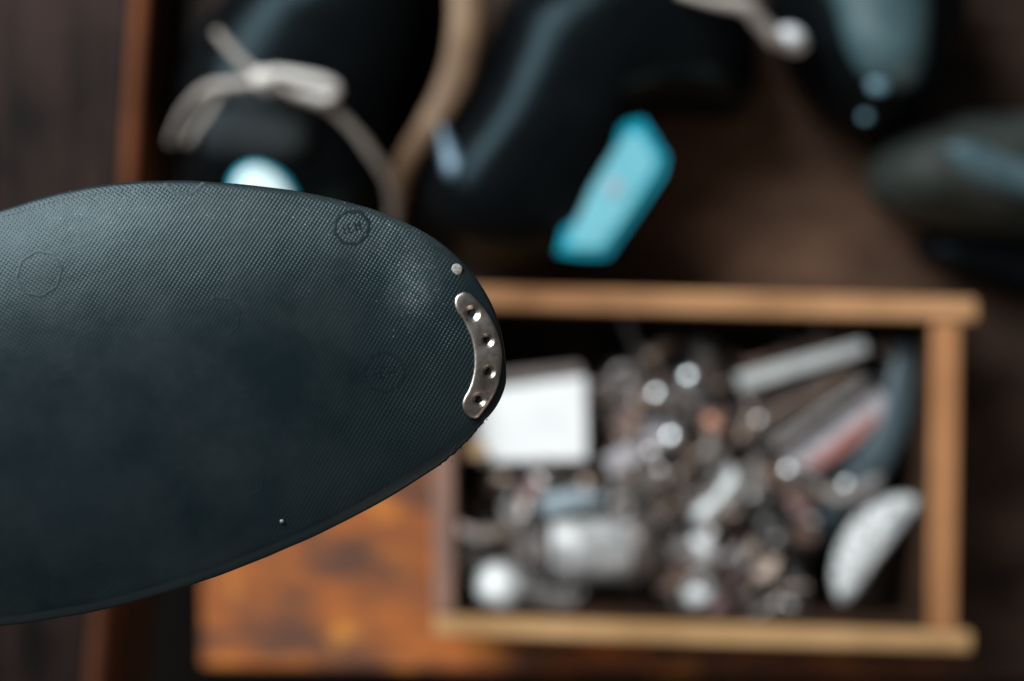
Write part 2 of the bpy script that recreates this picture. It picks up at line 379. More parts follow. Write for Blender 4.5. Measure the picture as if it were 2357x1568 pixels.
# sliver of rubber peeling at the cut
sl = [S_at(*q) for q in ((1050, 1022), (1043, 1034), (1036, 1048), (1031, 1066))]
o = sweep('rubber_burr', [(q.x, q.y, q.z+0.0002-0.0008*i/3) for i, q in enumerate(sl)][:3], [(.0001, .0001), (.0002, .0002), (.0003, .0003)], M_rub2); adopt(shoe, o)
for (bx, by, r) in ((1120, 967, 3), (1113, 975, 2.2), (1082, 1013, 2), (1062, 1034, 2.4), (1038, 1063, 2.2)):
    q = S_at(bx, by); rr = r*0.000065
    bm = bmesh.new(); bmesh.ops.create_icosphere(bm, subdivisions=2, radius=rr)
    for vv in bm.verts: vv.co = vv.co*(1+0.5*mn.noise(vv.co*4000+Vector((bx, by, 0))))+Vector((q.x, q.y, q.z-0.0016))
    m2 = bpy.data.meshes.new('rubber_burr'); bm.to_mesh(m2); bm.free(); m2.materials.append(M_rub2 if bx not in (1062,) else M_rub2)
    oo = bpy.data.objects.new('rubber_burr', m2); C.objects.link(oo); adopt(shoe, oo)

# ---- steel toe plate
m, nt, b = newmat('worn_steel'); co = objco(nt)
st = ramp(nt, noise(nt, co, 190, 5, 0.65), 0.40, 0.62); rust = ramp(nt, noise(nt, co, 300, 5, .65), 0.52, 0.66)
base = mixc(nt, st, (0.27, 0.235, 0.21), (0.54, 0.49, 0.45)); base = mixc(nt, math_n(nt, 'MULTIPLY', rust, 0.5), base, (0.22, 0.13, 0.09))
nt.links.new(base, b.inputs['Base Color']); b.inputs['Metallic'].default_value = 1.0
nt.links.new(math_n(nt, 'ADD', math_n(nt, 'MULTIPLY', noise(nt, co, 260, 4), 0.20), 0.28), b.inputs['Roughness'])
bump(nt, b, noise(nt, objco(nt), 700, 4), 0.00004)
M_steel = m
def zpx(zx, zy): return ((1200+zx/2.24)*0.78410, (700+zy/2.24)*0.78410)
po = [(350, 354), (378, 352), (410, 365), (440, 392), (480, 437), (520, 490), (560, 560), (590, 630), (607, 700), (615, 770), (612, 850), (601, 920), (582, 990), (550, 1055),
      (512, 1112), (482, 1152), (460, 1178), (430, 1187), (395, 1175), (366, 1147), (352, 1110), (355, 1070), (370, 1033), (390, 998), (409, 950), (421, 900), (429, 850), (430, 790), (425, 730), (413, 670),
      (395, 620), (370, 566), (344, 522), (315, 480), (302, 440), (302, 405), (315, 375)]
loop = catmull([(*zpx(*q), 0) for q in po], 5)
def PL(px, py, dz=0): q = S_at(px, py); return Vector((q.x, q.y, q.z+dz))
TH = 0.0011
base_loop = [PL(q.x, q.y) for q in loop]; nL = len(base_loop)
def inset(i, d):
    t = base_loop[(i+1) % nL]-base_loop[i-1]; nn = Vector((-t.y, t.x, 0)).normalized()
    p = base_loop[i]+nn*d*inset.sign; return (p.x, p.y)
area2 = sum(base_loop[i].x*base_loop[(i+1) % nL].y-base_loop[(i+1) % nL].x*base_loop[i].y for i in range(nL)); inset.sign = 1 if area2 > 0 else -1
V = []; F = []
edge = [(0.0, -0.0012), (0.0, TH*0.45), (0.00010, TH*0.66), (0.00030, TH*0.82), (0.00055, TH*0.93), (0.0009, TH)]
for ins, dz in edge:
    for i in range(nL):
        x, y = inset(i, ins); V.append((x, y, f_sole(x, y)+dz))
for k in range(len(edge)-1):
    for i in range(nL): j = (i+1) % nL; F.append((k*nL+i, k*nL+j, (k+1)*nL+j, (k+1)*nL+i))
top0 = (len(edge)-1)*nL
pts2 = [Vector(V[top0+i][:2]) for i in range(nL)]; idx = list(range(top0, top0+nL)); edges = [(i, (i+1) % nL) for i in range(nL)]
holes = [(414, 492, 58, 23, (-5, -4)), (515, 669, 47, 20, (-8, -4)), (525, 873, 46, 20, (-8, -1)), (461, 1058, 49, 21, (-7, -2))]
NH = 40; hc = []
for hx, hy, ro, ri, sh in holes:
    c0 = PL(*zpx(hx+4, hy+4)); kk = 0.7841/2.24*0.72*(H-c0.z)/2357; hc.append((c0, ro*kk))
    hp_ = [(1.0, 0.0), (0.96, 0.04), (0.88, 0.18), (0.66, 0.58), (ri/ro*1.08, 0.92), (ri/ro, 1.1), (ri/ro*0.97, 2.1)]
    first = len(V)
    for q_, (rr, dep) in enumerate(hp_):
        for i in range(NH):
            a = 2*math.pi*i/NH; r_ = rr*ro*kk
            wob = 1+(0.10*math.sin(3*a+hx)+.07*math.sin(5*a+hy) if q_ >= 4 else 0)
            x = c0.x+r_*math.cos(a)*wob+sh[0]*kk*min(dep, 1); y = c0.y+r_*math.sin(a)*1.04*wob-sh[1]*kk*min(dep, 1)
            V.append((x, y, f_sole(x, y)+TH-dep*0.00085))
    for k in range(len(hp_)-1):
        for i in range(NH): j = (i+1) % NH; F.append((first+k*NH+i, first+k*NH+j, first+(k+1)*NH+j, first+(k+1)*NH+i))
    b0 = len(pts2)
    for i in range(NH): pts2.append(Vector(V[first+i][:2])); idx.append(first+i)
    edges += [(b0+i, b0+(i+1) % NH) for i in range(NH)]
res = delaunay_2d_cdt(pts2, edges, [], 1, 1e-9)
rv, rf, orig = res[0], res[2], res[3]
mp_ = []
for i, q in enumerate(rv):
    if orig[i]: mp_.append(idx[orig[i][0]])
    else: V.append((q.x, q.y, f_sole(q.x, q.y)+TH)); mp_.append(len(V)-1)
for t in rf:
    cx = sum(rv[i].x for i in t)/len(t); cy = sum(rv[i].y for i in t)/len(t)
    if any((Vector((cx, cy))-Vector((c0.x, c0.y))).length < r*0.98 for c0, r in hc): continue
    F.append(tuple(mp_[i] for i in t))
plate = link('toe_plate', V, F, M_steel); adopt(shoe, plate)
plate['label'] = 'curved worn steel toe plate with four countersunk holes'
for (c0, r_), (hx, hy, ro, ri, sh) in zip(hc, holes): pass
M_hole = simple('hole_dark', (0.003, 0.003, 0.003), (0.005, 0.005, 0.005), 0.9, scale=300)
for (c0, r_), (hx, hy, ro, ri, sh) in zip(hc, holes):
    rr = r_*ri/ro*1.03; kk = r_/ro
    o = link('hole_shade', [(c0.x+sh[0]*kk+rr*math.cos(a_), c0.y-sh[1]*kk+rr*1.04*math.sin(a_), c0.z+0.00018) for a_ in [k*math.pi/10 for k in range(20)]], [tuple(range(20))], M_hole)  # dark disc painting the shade inside the hole
    o.parent = plate
# nail head and tiny nail
M_nail = simple('nail_metal', (0.15, 0.15, 0.14), (0.34, 0.33, 0.315), 0.55, 0.35, scale=1500, bmp=0.0001)
c0 = PL(*zpx(315, 205)); r = 38*0.7841/2.24*0.72*(H-c0.z)/2357
nh = lathe('nail_head', [(0.0, 0.00034), (r*0.5, 0.00033), (r*0.82, 0.00028), (r*0.95, 0.0002), (r, 0.00005), (r, -0.0008)], M_nail, seg=20)
for vv in nh.data.vertices: vv.co.x *= 1+0.06*math.sin(4*math.atan2(vv.co.y, vv.co.x)); vv.co.y *= 1.05
nh.data.transform(Matrix.Translation(c0)); adopt(shoe, nh)
c0 = PL(649, 1200); nh = lathe('nail_head', [(0.0, 0.0006), (0.0003, 0.0005), (0.00048, 0.0002), (0.0005, -0.0004)], M_nail, seg=12)
nh.data.transform(Matrix.Translation(c0)); adopt(shoe, nh)

# ------------------------------------------------------------ wooden box
def rimwood(name, d_, l_): return wood(name, d_, l_, 'X', 1.3, 0.55, 0.36, 0.62)
M_w1 = rimwood('box_wood', (0.20, 0.09, 0.04), (0.52, 0.285, 0.14))
M_w2 = rimwood('box_wood_yellow', (0.24, 0.125, 0.048), (0.56, 0.35, 0.17))
M_w3 = wood('box_wood_red', (0.21, 0.09, 0.038), (0.50, 0.24, 0.108), 'Y', 0.7, 0.55, 0.3, 0.7)
M_w4 = wood('box_wood_grey', (0.14, 0.09, 0.075), (0.34, 0.195, 0.14), 'Y', 0.7, 0.6)
ZR = 0.062
box = thing('wooden_box', 'open wooden box with pale rim full of metal bits', 'box', tuple(P(1620, 1080, 0)))
def quad(pts, z=ZR): return [tuple(P(x, y, z)[:2]) for x, y in pts]
g = 0.0
for nm, q, mt, zr in (('side_panel', [(985, 656), (2250, 687), (2253, 740), (985, 708)], M_w1, ZR),
                   ('side_panel', [(1000, 1418), (2240, 1458), (2238, 1503), (1000, 1464)], M_w2, ZR),
                   ('side_panel', [(2150, 738.2), (2214, 739.7), (2204, 1456.2), (2140, 1454)], M_w3, ZR-0.0015),
                   ('side_panel', [(988, 712.5), (1044, 714), (1046, 1416), (1000, 1414.5)], M_w4, ZR-0.0015)):
    adopt(box, prism(nm, quad(q), 0.0005, zr, mt, bev=0.0016))
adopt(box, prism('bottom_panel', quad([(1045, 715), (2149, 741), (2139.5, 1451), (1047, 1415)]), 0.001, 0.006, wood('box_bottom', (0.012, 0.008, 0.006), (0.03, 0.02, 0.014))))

M_inner_dark = wood('box_inside_dark', (0.016, 0.009, 0.006), (0.05, 0.026, 0.016), 'X', 0.7, 0.7)
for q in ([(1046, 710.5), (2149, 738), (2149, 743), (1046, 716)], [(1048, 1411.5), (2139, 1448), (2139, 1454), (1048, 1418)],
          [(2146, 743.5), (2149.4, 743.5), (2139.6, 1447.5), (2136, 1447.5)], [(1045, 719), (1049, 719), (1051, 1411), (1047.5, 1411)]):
    adopt(box, prism('inner_dark_face', quad(q), 0.0065, 0.0585, M_inner_dark))  # thin dark boards added to darken the inner wall faces
# ------------------------------------------------------------ special things in the box
M_white = simple('white_card', (0.71, 0.72, 0.725), (0.78, 0.785, 0.785), 0.6, scale=45)
M_whitep = simple('white_plastic', (0.50, 0.51, 0.51), (0.78, 0.785, 0.775), 0.5, scale=130, rvar=.05)
M_taupe = simple('taupe_card', (0.10, 0.085, 0.08), (0.16, 0.13, 0.12), 0.6)
M_dark = simple('dark_iron', (0.02, 0.019, 0.019), (0.05, 0.045, 0.042), 0.35, 0.5)
M_grey = simple('bright_steel', (0.42, 0.40, 0.39), (0.56, 0.53, 0.52), 0.42, 1.0, scale=200)
M_grey2 = simple('dull_zinc', (0.20, 0.185, 0.18), (0.34, 0.31, 0.30), 0.45, 0.6, scale=200)
M_pale = simple('pale_aluminium', (0.42, 0.44, 0.44), (0.55, 0.565, 0.56), 0.5, 0.35, scale=200)
M_brown = simple('brown_leather', (0.07, 0.04, 0.03), (0.16, 0.09, 0.065), 0.6)
M_tan = simple('tan_metal', (0.17, 0.12, 0.095), (0.27, 0.20, 0.16), 0.4, 0.5)
M_mauve = simple('mauve_leather', (0.15, 0.085, 0.085), (0.24, 0.14, 0.135), 0.55)
M_red = simple('faded_red', (0.30, 0.12, 0.11), (0.36, 0.16, 0.14), 0.5)
M_copper = simple('copper', (0.36, 0.17, 0.115), (0.46, 0.23, 0.155), 0.5, 0.5)
M_blue = simple('blue_grey_rubber', (0.035, 0.055, 0.065), (0.065, 0.092, 0.104), 0.42)
M_chrome = simple('chrome', (0.62, 0.65, 0.66), (0.70, 0.72, 0.73), 0.34, 1.0, rvar=0.03, bmp=0)
# carton
cz = 0.046
car = thing('small_carton', 'small square white cardboard carton with dark top edge in upper left of wooden box', 'carton', tuple(P(1240, 960, .02)))
adopt(car, prism('carton_body', [tuple(P(*q, cz)[:2]) for q in ((1085, 905), (1349, 868), (1352, 1060), (1100, 1066))], 0.010, cz, M_white, bev=0.0012))
adopt(car, prism('end_flap', [tuple(P(*q, cz)[:2]) for q in ((1120, 862), (1335, 838), (1346, 866), (1090, 902))], 0.012, cz-0.003, M_taupe, bev=0.0008))
tag(prism('tan_wood_chip', [tuple(P(*q, .052)[:2]) for q in ((1070, 1005), (1105, 1015), (1125, 1052), (1055, 1058))], 0.0475, 0.050, simple('chip', (0.42, 0.27, 0.13), (0.5, 0.33, 0.18), .6), bev=.0005), 'small tan wood chip on the corner of the white carton', 'wood chip')
# spool
def axis_x(o, c, L, rz):
    o.data.transform(Matrix.Rotation(math.pi/2, 4, 'Y')); o.data.transform(Matrix.Rotation(rz, 4, 'Z')); o.data.transform(Matrix.Translation(c))
sc = P(1370, 1262, 0.026)
sp = thing('thread_spool', 'white label wrapped spool lying on its side in lower left of wooden box', 'spool', tuple(sc))
ln = 0.040
o = lathe('wound_label', [(0, -ln/2), (.0180, -ln/2), (.0184, -ln/2+.001), (.0184, ln/2-.001), (.0180, ln/2), (0, ln/2)], simple('spool_white', (0.22, 0.215, 0.21), (0.50, 0.50, 0.50), 0.45, 0.3, 110), seg=48)
axis_x(o, sc+Vector((-.0015, 0, 0)), 0, -0.02); adopt(sp, o)
o = lathe('flange', [(0, 0), (.0195, 0), (.0202, .001), (.0202, .011), (.018, .013), (0, .013)], simple('tin_brown', (.05, .042, .038), (.10, .082, .072), .4, .4), seg=48); axis_x(o, sc+Vector((.0164, 0, 0)), 0, -0.02); adopt(sp, o)
o = lathe('flange', [(0, 0), (.0178, 0), (.0183, .001), (.0183, .0022), (0, .003)], M_taupe, seg=48); axis_x(o, sc+Vector((-.0262, 0, 0)), 0, -0.02); adopt(sp, o)
# rounded things by outline
def blob(name, pts, z0, h, mat, label, cat, spine=None, bulge=0.5, flat=0.0, group=None):
    zt = z0+h*.7; q = [P(x, y, zt) for x, y in pts]
    if spine is None:
        c = sum(q, Vector())/len(q); spine = ((c.x, c.y), (c.x, c.y))
    else: spine = [tuple(P(*s, zt)[:2]) for s in spine]
    o = pillow(name, [(v.x, v.y) for v in q], spine, z0, h, mat, bulge=bulge, flat=flat)
    if label: tag(o, label, cat, group)
    return o
blob('plastic_knob', [(1086, 1350), (1100, 1318), (1140, 1300), (1180, 1315), (1210, 1350), (1212, 1395), (1180, 1422), (1130, 1408), (1095, 1385)], 0.030, 0.024, M_whitep, 'bright white rounded knob at the lower left corner of the wooden box', 'knob')
blob('round_cap', [(1050, 1305), (1068, 1290), (1090, 1292), (1103, 1312), (1095, 1335), (1072, 1342), (1053, 1330)], 0.03, 0.012, simple('grey_cap', (0.22, 0.18, 0.17), (.3, .26, .24), .5), 'small round grey cap just left of the white knob', 'cap')
tw = thing('double_button', 'pair of white round buttons joined by a thin bar near the bottom rim', 'button', tuple(P(1613, 1320, .03)))
for q in (((1572, 1262), (1590, 1237), (1620, 1232), (1650, 1250), (1656, 1290), (1630, 1315), (1590, 1308)), ((1575, 1372), (1588, 1342), (1620, 1330), (1648, 1345), (1652, 1380), (1630, 1402), (1596, 1402))):
    adopt(tw, blob('button_disc', q, 0.028, 0.014, M_whitep, None, None))
adopt(tw, sweep('joining_bar', [P(1565, 1350, .040), P(1612, 1322, .041), P(1670, 1278, .040)], [(.0012, .0012)]*3, M_taupe))
blob('half_moon_pad', [(1928, 1290), (1922, 1345), (1936, 1385), (1953, 1392), (1970, 1375), (2018, 1300), (2070, 1232), (2110, 1178), (2114, 1150), (2088, 1142), (2040, 1152), (1992, 1180), (1950, 1232)], 0.030, 0.012, simple('rough_white', (0.20, 0.205, 0.205), (0.76, 0.77, 0.765), 0.6, scale=260, bmp=0.0008),
     'large white half moon shaped pad leaning in the lower right corner of wooden box', 'pad', spine=((1945, 1360), (2100, 1155)), bulge=0.35)
blob('pale_oblong_pad', [(1592, 1188), (1602, 1206), (1640, 1207), (1690, 1172), (1712, 1125), (1704, 1082), (1680, 1078), (1655, 1118), (1612, 1158)], 0.030, 0.010, M_pale,
     'pale slanted oblong pad in the middle of the metal bits', 'pad', spine=((1620, 1185), (1690, 1105)))
def bar(name, p0, p1, w, z, t, mat, label, cat, tilt=0):
    a_, b_ = P(*p0, z), P(*p1, z+tilt); d_ = b_-a_; L = d_.length
    bm = bmesh.new(); bmesh.ops.create_cube(bm, size=1); bmesh.ops.scale(bm, vec=(L, w, t), verts=bm.verts)
    for v in bm.verts:
        if v.co.x > 0: v.co.y *= 0.82
    m2 = bpy.data.meshes.new(name); bm.to_mesh(m2); bm.free(); m2.materials.append(mat)
    o = bpy.data.objects.new(name, m2); C.objects.link(o); o.location = (a_+b_)/2
    o.rotation_euler = d_.to_track_quat('X', 'Z').to_euler(); bevel(o, min(w, t)*.25)
    return tag(o, label, cat)
bar('flat_file', (1700, 880), (1992, 796), 0.0080, .046, .003, M_pale, 'pale grey flat bar, topmost of the bars under the top rim', 'metal bar', .003)
bar('flat_file', (1712, 842), (1960, 772), 0.004, .040, .003, M_brown, 'thin brown strip along the upper side of the topmost grey bar', 'strip')
bar('flat_file', (1712, 914), (1985, 830), 0.005, .040, .003, M_grey2, 'dark dull bar just below the topmost grey bar', 'metal bar')
bar('flat_file', (1715, 985), (1968, 858), 0.0055, .042, .003, M_tan, 'tan slim bar between the dark bar and red packet', 'metal bar')
bar('flat_file', (1782, 1030), (1990, 882), 0.0050, .043, .003, M_grey, 'slim shiny steel bar on the left of the red packet', 'metal bar')
bar('flat_file', (1730, 945), (1975, 850), 0.0035, .036, .003, M_dark, 'thin black bar between the tan bar and the dull bar', 'metal bar')
bar('awl_handle', (1748, 1020), (1900, 905), 0.006, .036, .005, M_taupe, 'dark taupe handle under the slim steel bar', 'handle')
bar('awl_handle', (1500, 800), (1660, 905), 0.007, .030, .006, M_dark, 'black handle slanting down left of the grey bars', 'handle')
bar('awl_handle', (1385, 1010), (1425, 830), 0.008, .028, .005, M_dark, 'black handle standing right beside the white carton', 'handle')
bar('awl_handle', (1525, 1130), (1580, 1250), 0.010, .034, .006, M_dark, 'black handle above the double button', 'handle')
bar('flat_file', (1400, 1075), (1525, 1005), 0.010, .040, .003, simple('lilac_steel', (.33, .31, .33), (.44, .42, .44), .4), 'pale lilac grey flat piece slanting up toward the domed studs', 'metal piece')
bar('flat_file', (1190, 1160), (1215, 1290), 0.007, .036, .003, M_taupe, 'dark taupe strip left of the white spool', 'strip')
bar('awl_handle', (1700, 1180), (1790, 1130), 0.012, .034, .006, M_dark, 'black handle below the red packet', 'handle')
blob('rubber_heel', [(1735, 1200), (1790, 1175), (1850, 1190), (1865, 1245), (1820, 1290), (1755, 1280)], .028, .010, M_dark, 'black round heel piece left of the half moon pad', 'heel piece', flat=.3)
rp = thing('red_packet', 'clear edged packet with faded red stripe right of the slim bars', 'packet', tuple(P(1930, 1000, .04)))
adopt(rp, prism('packet_body', [tuple(P(*q, .040)[:2]) for q in ((1800, 1062), (2020, 900), (2062, 935), (1985, 1010), (1880, 1090))], .036, .040, simple('mauve_film', (.34, .32, .34), (.45, .43, .46), .3), bev=.0008))
adopt(rp, prism('red_stripe', [tuple(P(*q, .041)[:2]) for q in ((1850, 1070), (2012, 945), (2020, 968), (1958, 1028), (1880, 1078))], .0402, .041, M_red))
st_ = sweep('rubber_strap', [P(2092, 765, .034), P(2078, 850, .038), P(2062, 950, .038), (P(2020, 1050, .036)), P(1950, 1125, .03), P(1905, 1195, .026), P(1880, 1260, .02)],
            [(.004, .002), (.007, .0035), (.0085, .004), (.0095, .004), (.008, .0035), (.0055, .003), (.003, .002)], M_blue)
tag(st_, 'long curved blue grey strap running down beside the right rim', 'strap')
blob('copper_knob', [(1620, 960), (1645, 948), (1672, 965), (1674, 992), (1650, 1005), (1624, 992)], .034, .009, M_copper, 'small round copper knob among the metal bits', 'knob')
blob('leather_scrap', [(1395, 900), (1440, 868), (1500, 900), (1510, 985), (1470, 1030), (1420, 1010), (1400, 960)], .022, .006, M_mauve, 'mauve brown leather scrap right of the white carton', 'leather scrap', flat=.3)
blob('leather_scrap', [(1500, 960), (1552, 950), (1565, 1000), (1500, 1055), (1420, 1085), (1440, 1030)], .026, .008, simple('lilac_grey', (.35, .32, .34), (.46, .44, .46), .4), 'pale lilac grey scrap in the middle of the metal bits', 'scrap', flat=.3)
blob('cloth_wad', [(1190, 1110), (1255, 1090), (1320, 1085), (1310, 1125), (1240, 1150), (1195, 1140)], .028, .008, M_pale, 'light grey wad below the white carton', 'wad', flat=.2)
blob('tan_disc', [(1330, 1105), (1352, 1090), (1380, 1100), (1382, 1128), (1355, 1140), (1332, 1130)], .034, .006, M_tan, 'small tan disc above the white spool', 'disc')
blob('blue_wrapper', [(1240, 1150), (1290, 1132), (1350, 1130), (1400, 1150), (1340, 1175), (1262, 1190)], .036, .007, simple('pale_blue', (.20, .26, .30), (.30, .36, .40), .4), 'pale blue wrapper resting on the top of the white spool', 'wrapper', flat=.3)
bar('grey_rod', (1215, 1370), (1325, 1382), .008, .036, .005, M_grey2, 'short dull grey rod between the white knob and spool', 'rod')
bar('grey_rod', (1830, 1290), (1838, 1410), .011, .018, .004, simple('dim_grey', (.09, .085, .085), (.13, .12, .12), .5), 'upright dim grey strip left of the half moon pad', 'strip')
marks_ = [((1235, 965), 'near the white carton'), ((1370, 1262), 'around the white spool'), ((1150, 1360), 'beside the white knob'), ((1655, 1145), 'around the pale oblong pad'),
          ((2020, 1265), 'by the half moon pad'), ((1648, 976), 'near the copper knob'), ((1850, 870), 'beside the grey bars'), ((1613, 1320), 'around the double button'),
          ((1930, 1010), 'by the red packet'), ((1450, 950), 'near the mauve leather scrap'), ((1250, 1118), 'around the light grey wad'), ((1800, 1230), 'by the black heel piece')]
def near_(x, y): return min(marks_, key=lambda m: (m[0][0]-x)**2+(m[0][1]-y)**2)[1]
adj = {'bright_steel': 'shiny steel', 'dull_zinc': 'dull zinc grey', 'tan_metal': 'tan coloured', 'dark_iron': 'black iron', 'brown_leather': 'brown', 'mauve_leather': 'mauve', 'taupe_card': 'dark taupe', 'chrome': 'chrome bright'}
# domed studs that catch the window
Hv = ((LP-Vector((0.1, -0.02, .04))).normalized()+Vector((0, 0, 1))).normalized()
def dome_prof(R_, r):
    t = math.asin(r/R_); pr = [(R_*math.sin(t*k/8), R_*math.cos(t*k/8)-R_*math.cos(t)) for k in range(9)]
    return pr+[(r, -.0012), (0, -.0012)]
for px_, py_, rr, mt in ((1586, 866, .0052, M_chrome), (1514, 906, .0046, M_chrome), (1546, 1004, .0055, M_chrome), (1498, 1038, .0045, M_grey), (1816, 1080, .0040, M_chrome), (1946, 1116, .0034, M_chrome),
                     (1728, 868, .0032, M_grey), (1748, 968, .0034, M_grey), (1790, 1240, .0030, M_grey2), (1520, 1080, .0032, M_grey), (1450, 1090, .0032, M_tan)):
    rr *= .85; o = lathe('domed_stud', dome_prof(rr*1.35, rr), mt, seg=24); o.location = P(px_, py_, .045)
    hh = (Hv+Vector((random.uniform(-.16, .16), random.uniform(-.16, .16), 0))).normalized()
    o.rotation_euler = hh.to_track_quat('Z', 'Y').to_euler()
    tag(o, adj[mt.name]+' domed stud lying on top of the pile '+near_(px_, py_), 'stud', 'domed studs on top of the metal bits')

# ------------------------------------------------------------ loose metal bits
def washer(mt): 
    o = lathe('washer', [(.0028, -.0005), (.0062, -.0005), (.0065, -.0002), (.0065, .0003), (.0062, .0006), (.0028, .0006), (.0028, -.0005)], mt, seg=22, smooth=False); return o
def tack(mt): return lathe('tack', [(0, .0012), (.0028, .0008), (.0040, 0), (.0034, -.0003), (.0009, -.0004), (.0008, -.011), (0, -.014)], mt, seg=14)
def eyelet(mt): return lathe('eyelet', [(.0018, -.004), (.0018, .0008), (.0026, .0014), (.0042, .0010), (.0045, .0004), (.0024, .0001), (.0021, -.004), (.0018, -.004)], mt, seg=18)
def screw(mt):
    pr = [(0, .001), (.003, .001), (.0034, .0006), (.0015, -.002)]
    for k in range(9): pr += [(.0017, -.0025-.0014*k), (.0011, -.0032-.0014*k)]
    return lathe('screw', pr+[(0, -.0175)], mt, seg=12, smooth=False)
def crescent(mt):
    n = 16; v = []; f = []
    for z in (-.0006, .0006):
        for k in range(n+1):
            a_ = math.pi*(0.15+0.7*k/n); w_ = .0018+.0030*math.sin(math.pi*k/n)
            for r_ in (.013-w_/2, .013+w_/2): v.append((r_*math.cos(a_), r_*math.sin(a_)-.011, z))
    m_ = 2*(n+1)
    for k in range(n):
        a0 = 2*k; f += [(a0, a0+1, a0+3, a0+2), (m_+a0, m_+a0+1, m_+a0+3, m_+a0+2), (a0, a0+2, m_+a0+2, m_+a0), (a0+1, a0+3, m_+a0+3, m_+a0+1)]
    f += [(0, 1, m_+1, m_), (2*n, 2*n+1, m_+2*n+1, m_+2*n)]
    return link('heel_plate', v, f, mt, smooth=False)
def scrap(mt):
    pts = [(math.cos(a_)*.006*random.uniform(.6, 1.3), math.sin(a_)*.005*random.uniform(.6, 1.3)) for a_ in [k*math.pi/4 for k in range(8)]]
    return prism('leather_offcut', pts, -.0008, .0008, mt, bev=.0004)
kinds = [(washer, [M_grey, M_grey2, M_tan], 60, 'flat washer in the metal pile', 'washer', 'washers in the wooden box'),
         (tack, [M_grey, M_grey2, M_tan, M_dark], 64, 'broad headed tack in the pile', 'tack', 'tacks in the wooden box'),
         (eyelet, [M_grey, M_tan, M_grey2], 46, 'hollow eyelet in the pile', 'eyelet', 'eyelets in the wooden box'),
         (screw, [M_grey2, M_grey, M_tan], 56, 'short screw in the pile', 'screw', 'screws in the wooden box'),
         (crescent, [M_grey2, M_dark, M_grey], 44, 'crescent heel plate in the pile', 'heel plate', 'crescent heel plates in the wooden box'),
         (scrap, [M_brown, M_mauve, M_taupe], 66, 'leather offcut in the pile', 'leather offcut', 'leather offcuts in the wooden box')]
def density(x, y):
    if x < 1085 or x > 2060 or y < 775 or y > 1395: return 0
    if x < 1380 and y < 1085: return 0
    if x < 1520 and y > 1340: return 0.12
    if 1240 < x < 1510 and y > 1190: return 0
    if y < 840: return 0.18
    if x > 1870 and y > 1060: return 0.12
    if x > 1760 and y > 1200: return 0.35
    if x > 1690 and y < 1080: return 0.3
    if x > 1990: return 0.1
    if x < 1240: return 0.5
    return 1.0
for fn, mats, cnt, lab, cat, grp in kinds:
    protos = [fn(mt) for mt in mats]; used = set()
    made = 0
    while made < cnt:
        x, y = random.uniform(1060, 2140), random.uniform(760, 1410)
        if random.random() > density(x, y): continue
        i = random.randrange(len(protos)); o = protos[i]
        if i in used: o = o.copy(); C.objects.link(o)
        used.add(i)
        z = random.uniform(.014, .038); o.location = P(x, y, z)
        s_ = random.uniform(.9, 1.55); o.scale = (s_,)*3
        if cat in ('tack', 'screw'): o.rotation_euler = (random.uniform(0, math.pi), random.uniform(-1.4, 1.4), random.uniform(0, 6.3))
        else: o.rotation_euler = (random.uniform(-.7, .7), random.uniform(-.7, .7), random.uniform(0, 6.3))
        tag(o, adj[o.data.materials[0].name]+' '+lab+' '+near_(x, y), cat, grp); made += 1
    for i, p_ in enumerate(protos):
        if i not in used: bpy.data.objects.remove(p_)

# ------------------------------------------------------------ black shoe lasts and string
def glossy(name, col, rough, coat=0.0): return simple(name, col, tuple(c*1.5 for c in col), rough, scale=40, spec=0.065, coat=coat, rvar=.04, bmp=0.0003, tint=(.5, .85, 1, 1))
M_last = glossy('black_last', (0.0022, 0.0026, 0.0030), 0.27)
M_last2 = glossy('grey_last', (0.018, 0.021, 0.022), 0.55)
M_teal = simple('teal_label', (0.0, 0.36, 0.50), (0.0, 0.40, 0.55), 0.45, scale=60)
M_aqua = simple('aqua_label', (0.19, 0.60, 0.72), (0.25, 0.65, 0.76), 0.45, scale=40)
M_pink = simple('pink_print', (0.42, 0.55, 0.62), (0.46, 0.56, 0.64), 0.45)
M_string = simple('cotton_string', (0.27, 0.235, 0.21), (0.40, 0.36, 0.325), 0.8, scale=500)
M_tanl = simple('tan_leather', (0.12, 0.066, 0.034), (0.20, 0.122, 0.066), 0.6, scale=50)
# A: tied last
A = thing('shoe_last', 'black shoe last tied with pale string in the upper left', 'shoe last', tuple(P(650, 250, 0)))
adopt(A, blob('last_body', [(392, 300), (400, 130), (520, -60), (760, -160), (1010, -120), (1005, 60), (965, 200), (915, 330), (880, 470), (760, 560), (560, 560), (430, 460)], 0.001, 0.060, M_last, None, None, spine=((600, 380), (760, 60)), bulge=.4))
adopt(A, blob('cone_or_sheen', [(470, 250), (520, 212), (620, 205), (690, 240), (715, 310), (680, 365), (560, 372), (470, 350)], 0.058, 0.010, M_last2, None, None, spine=((540, 290), (640, 290)), bulge=.4))
lb = blob('size_label', [(530, 430), (545, 395), (585, 376), (632, 392), (668, 428), (678, 480), (600, 500), (538, 480)], 0.060, 0.004, M_teal, None, None, flat=.6); adopt(A, lb)
l2 = blob('size_label', [(538, 440), (553, 402), (588, 384), (628, 399), (660, 436), (666, 475), (600, 492), (544, 475)], 0.0632, 0.002, simple('white_label', (.58, .70, .71), (.66, .77, .78), .5), None, None, flat=.6); l2.parent = None; adopt(A, l2)
zs = .078
stg = thing('string', 'pale cotton string knotted round the black shoe last in the upper left', 'string', tuple(P(600, 180, zs)))
M_string_hl = simple('string_highlight', (.55, .52, .49), (.68, .65, .62), .8, scale=500)  # lighter copy of the string, paints the highlight on the loop
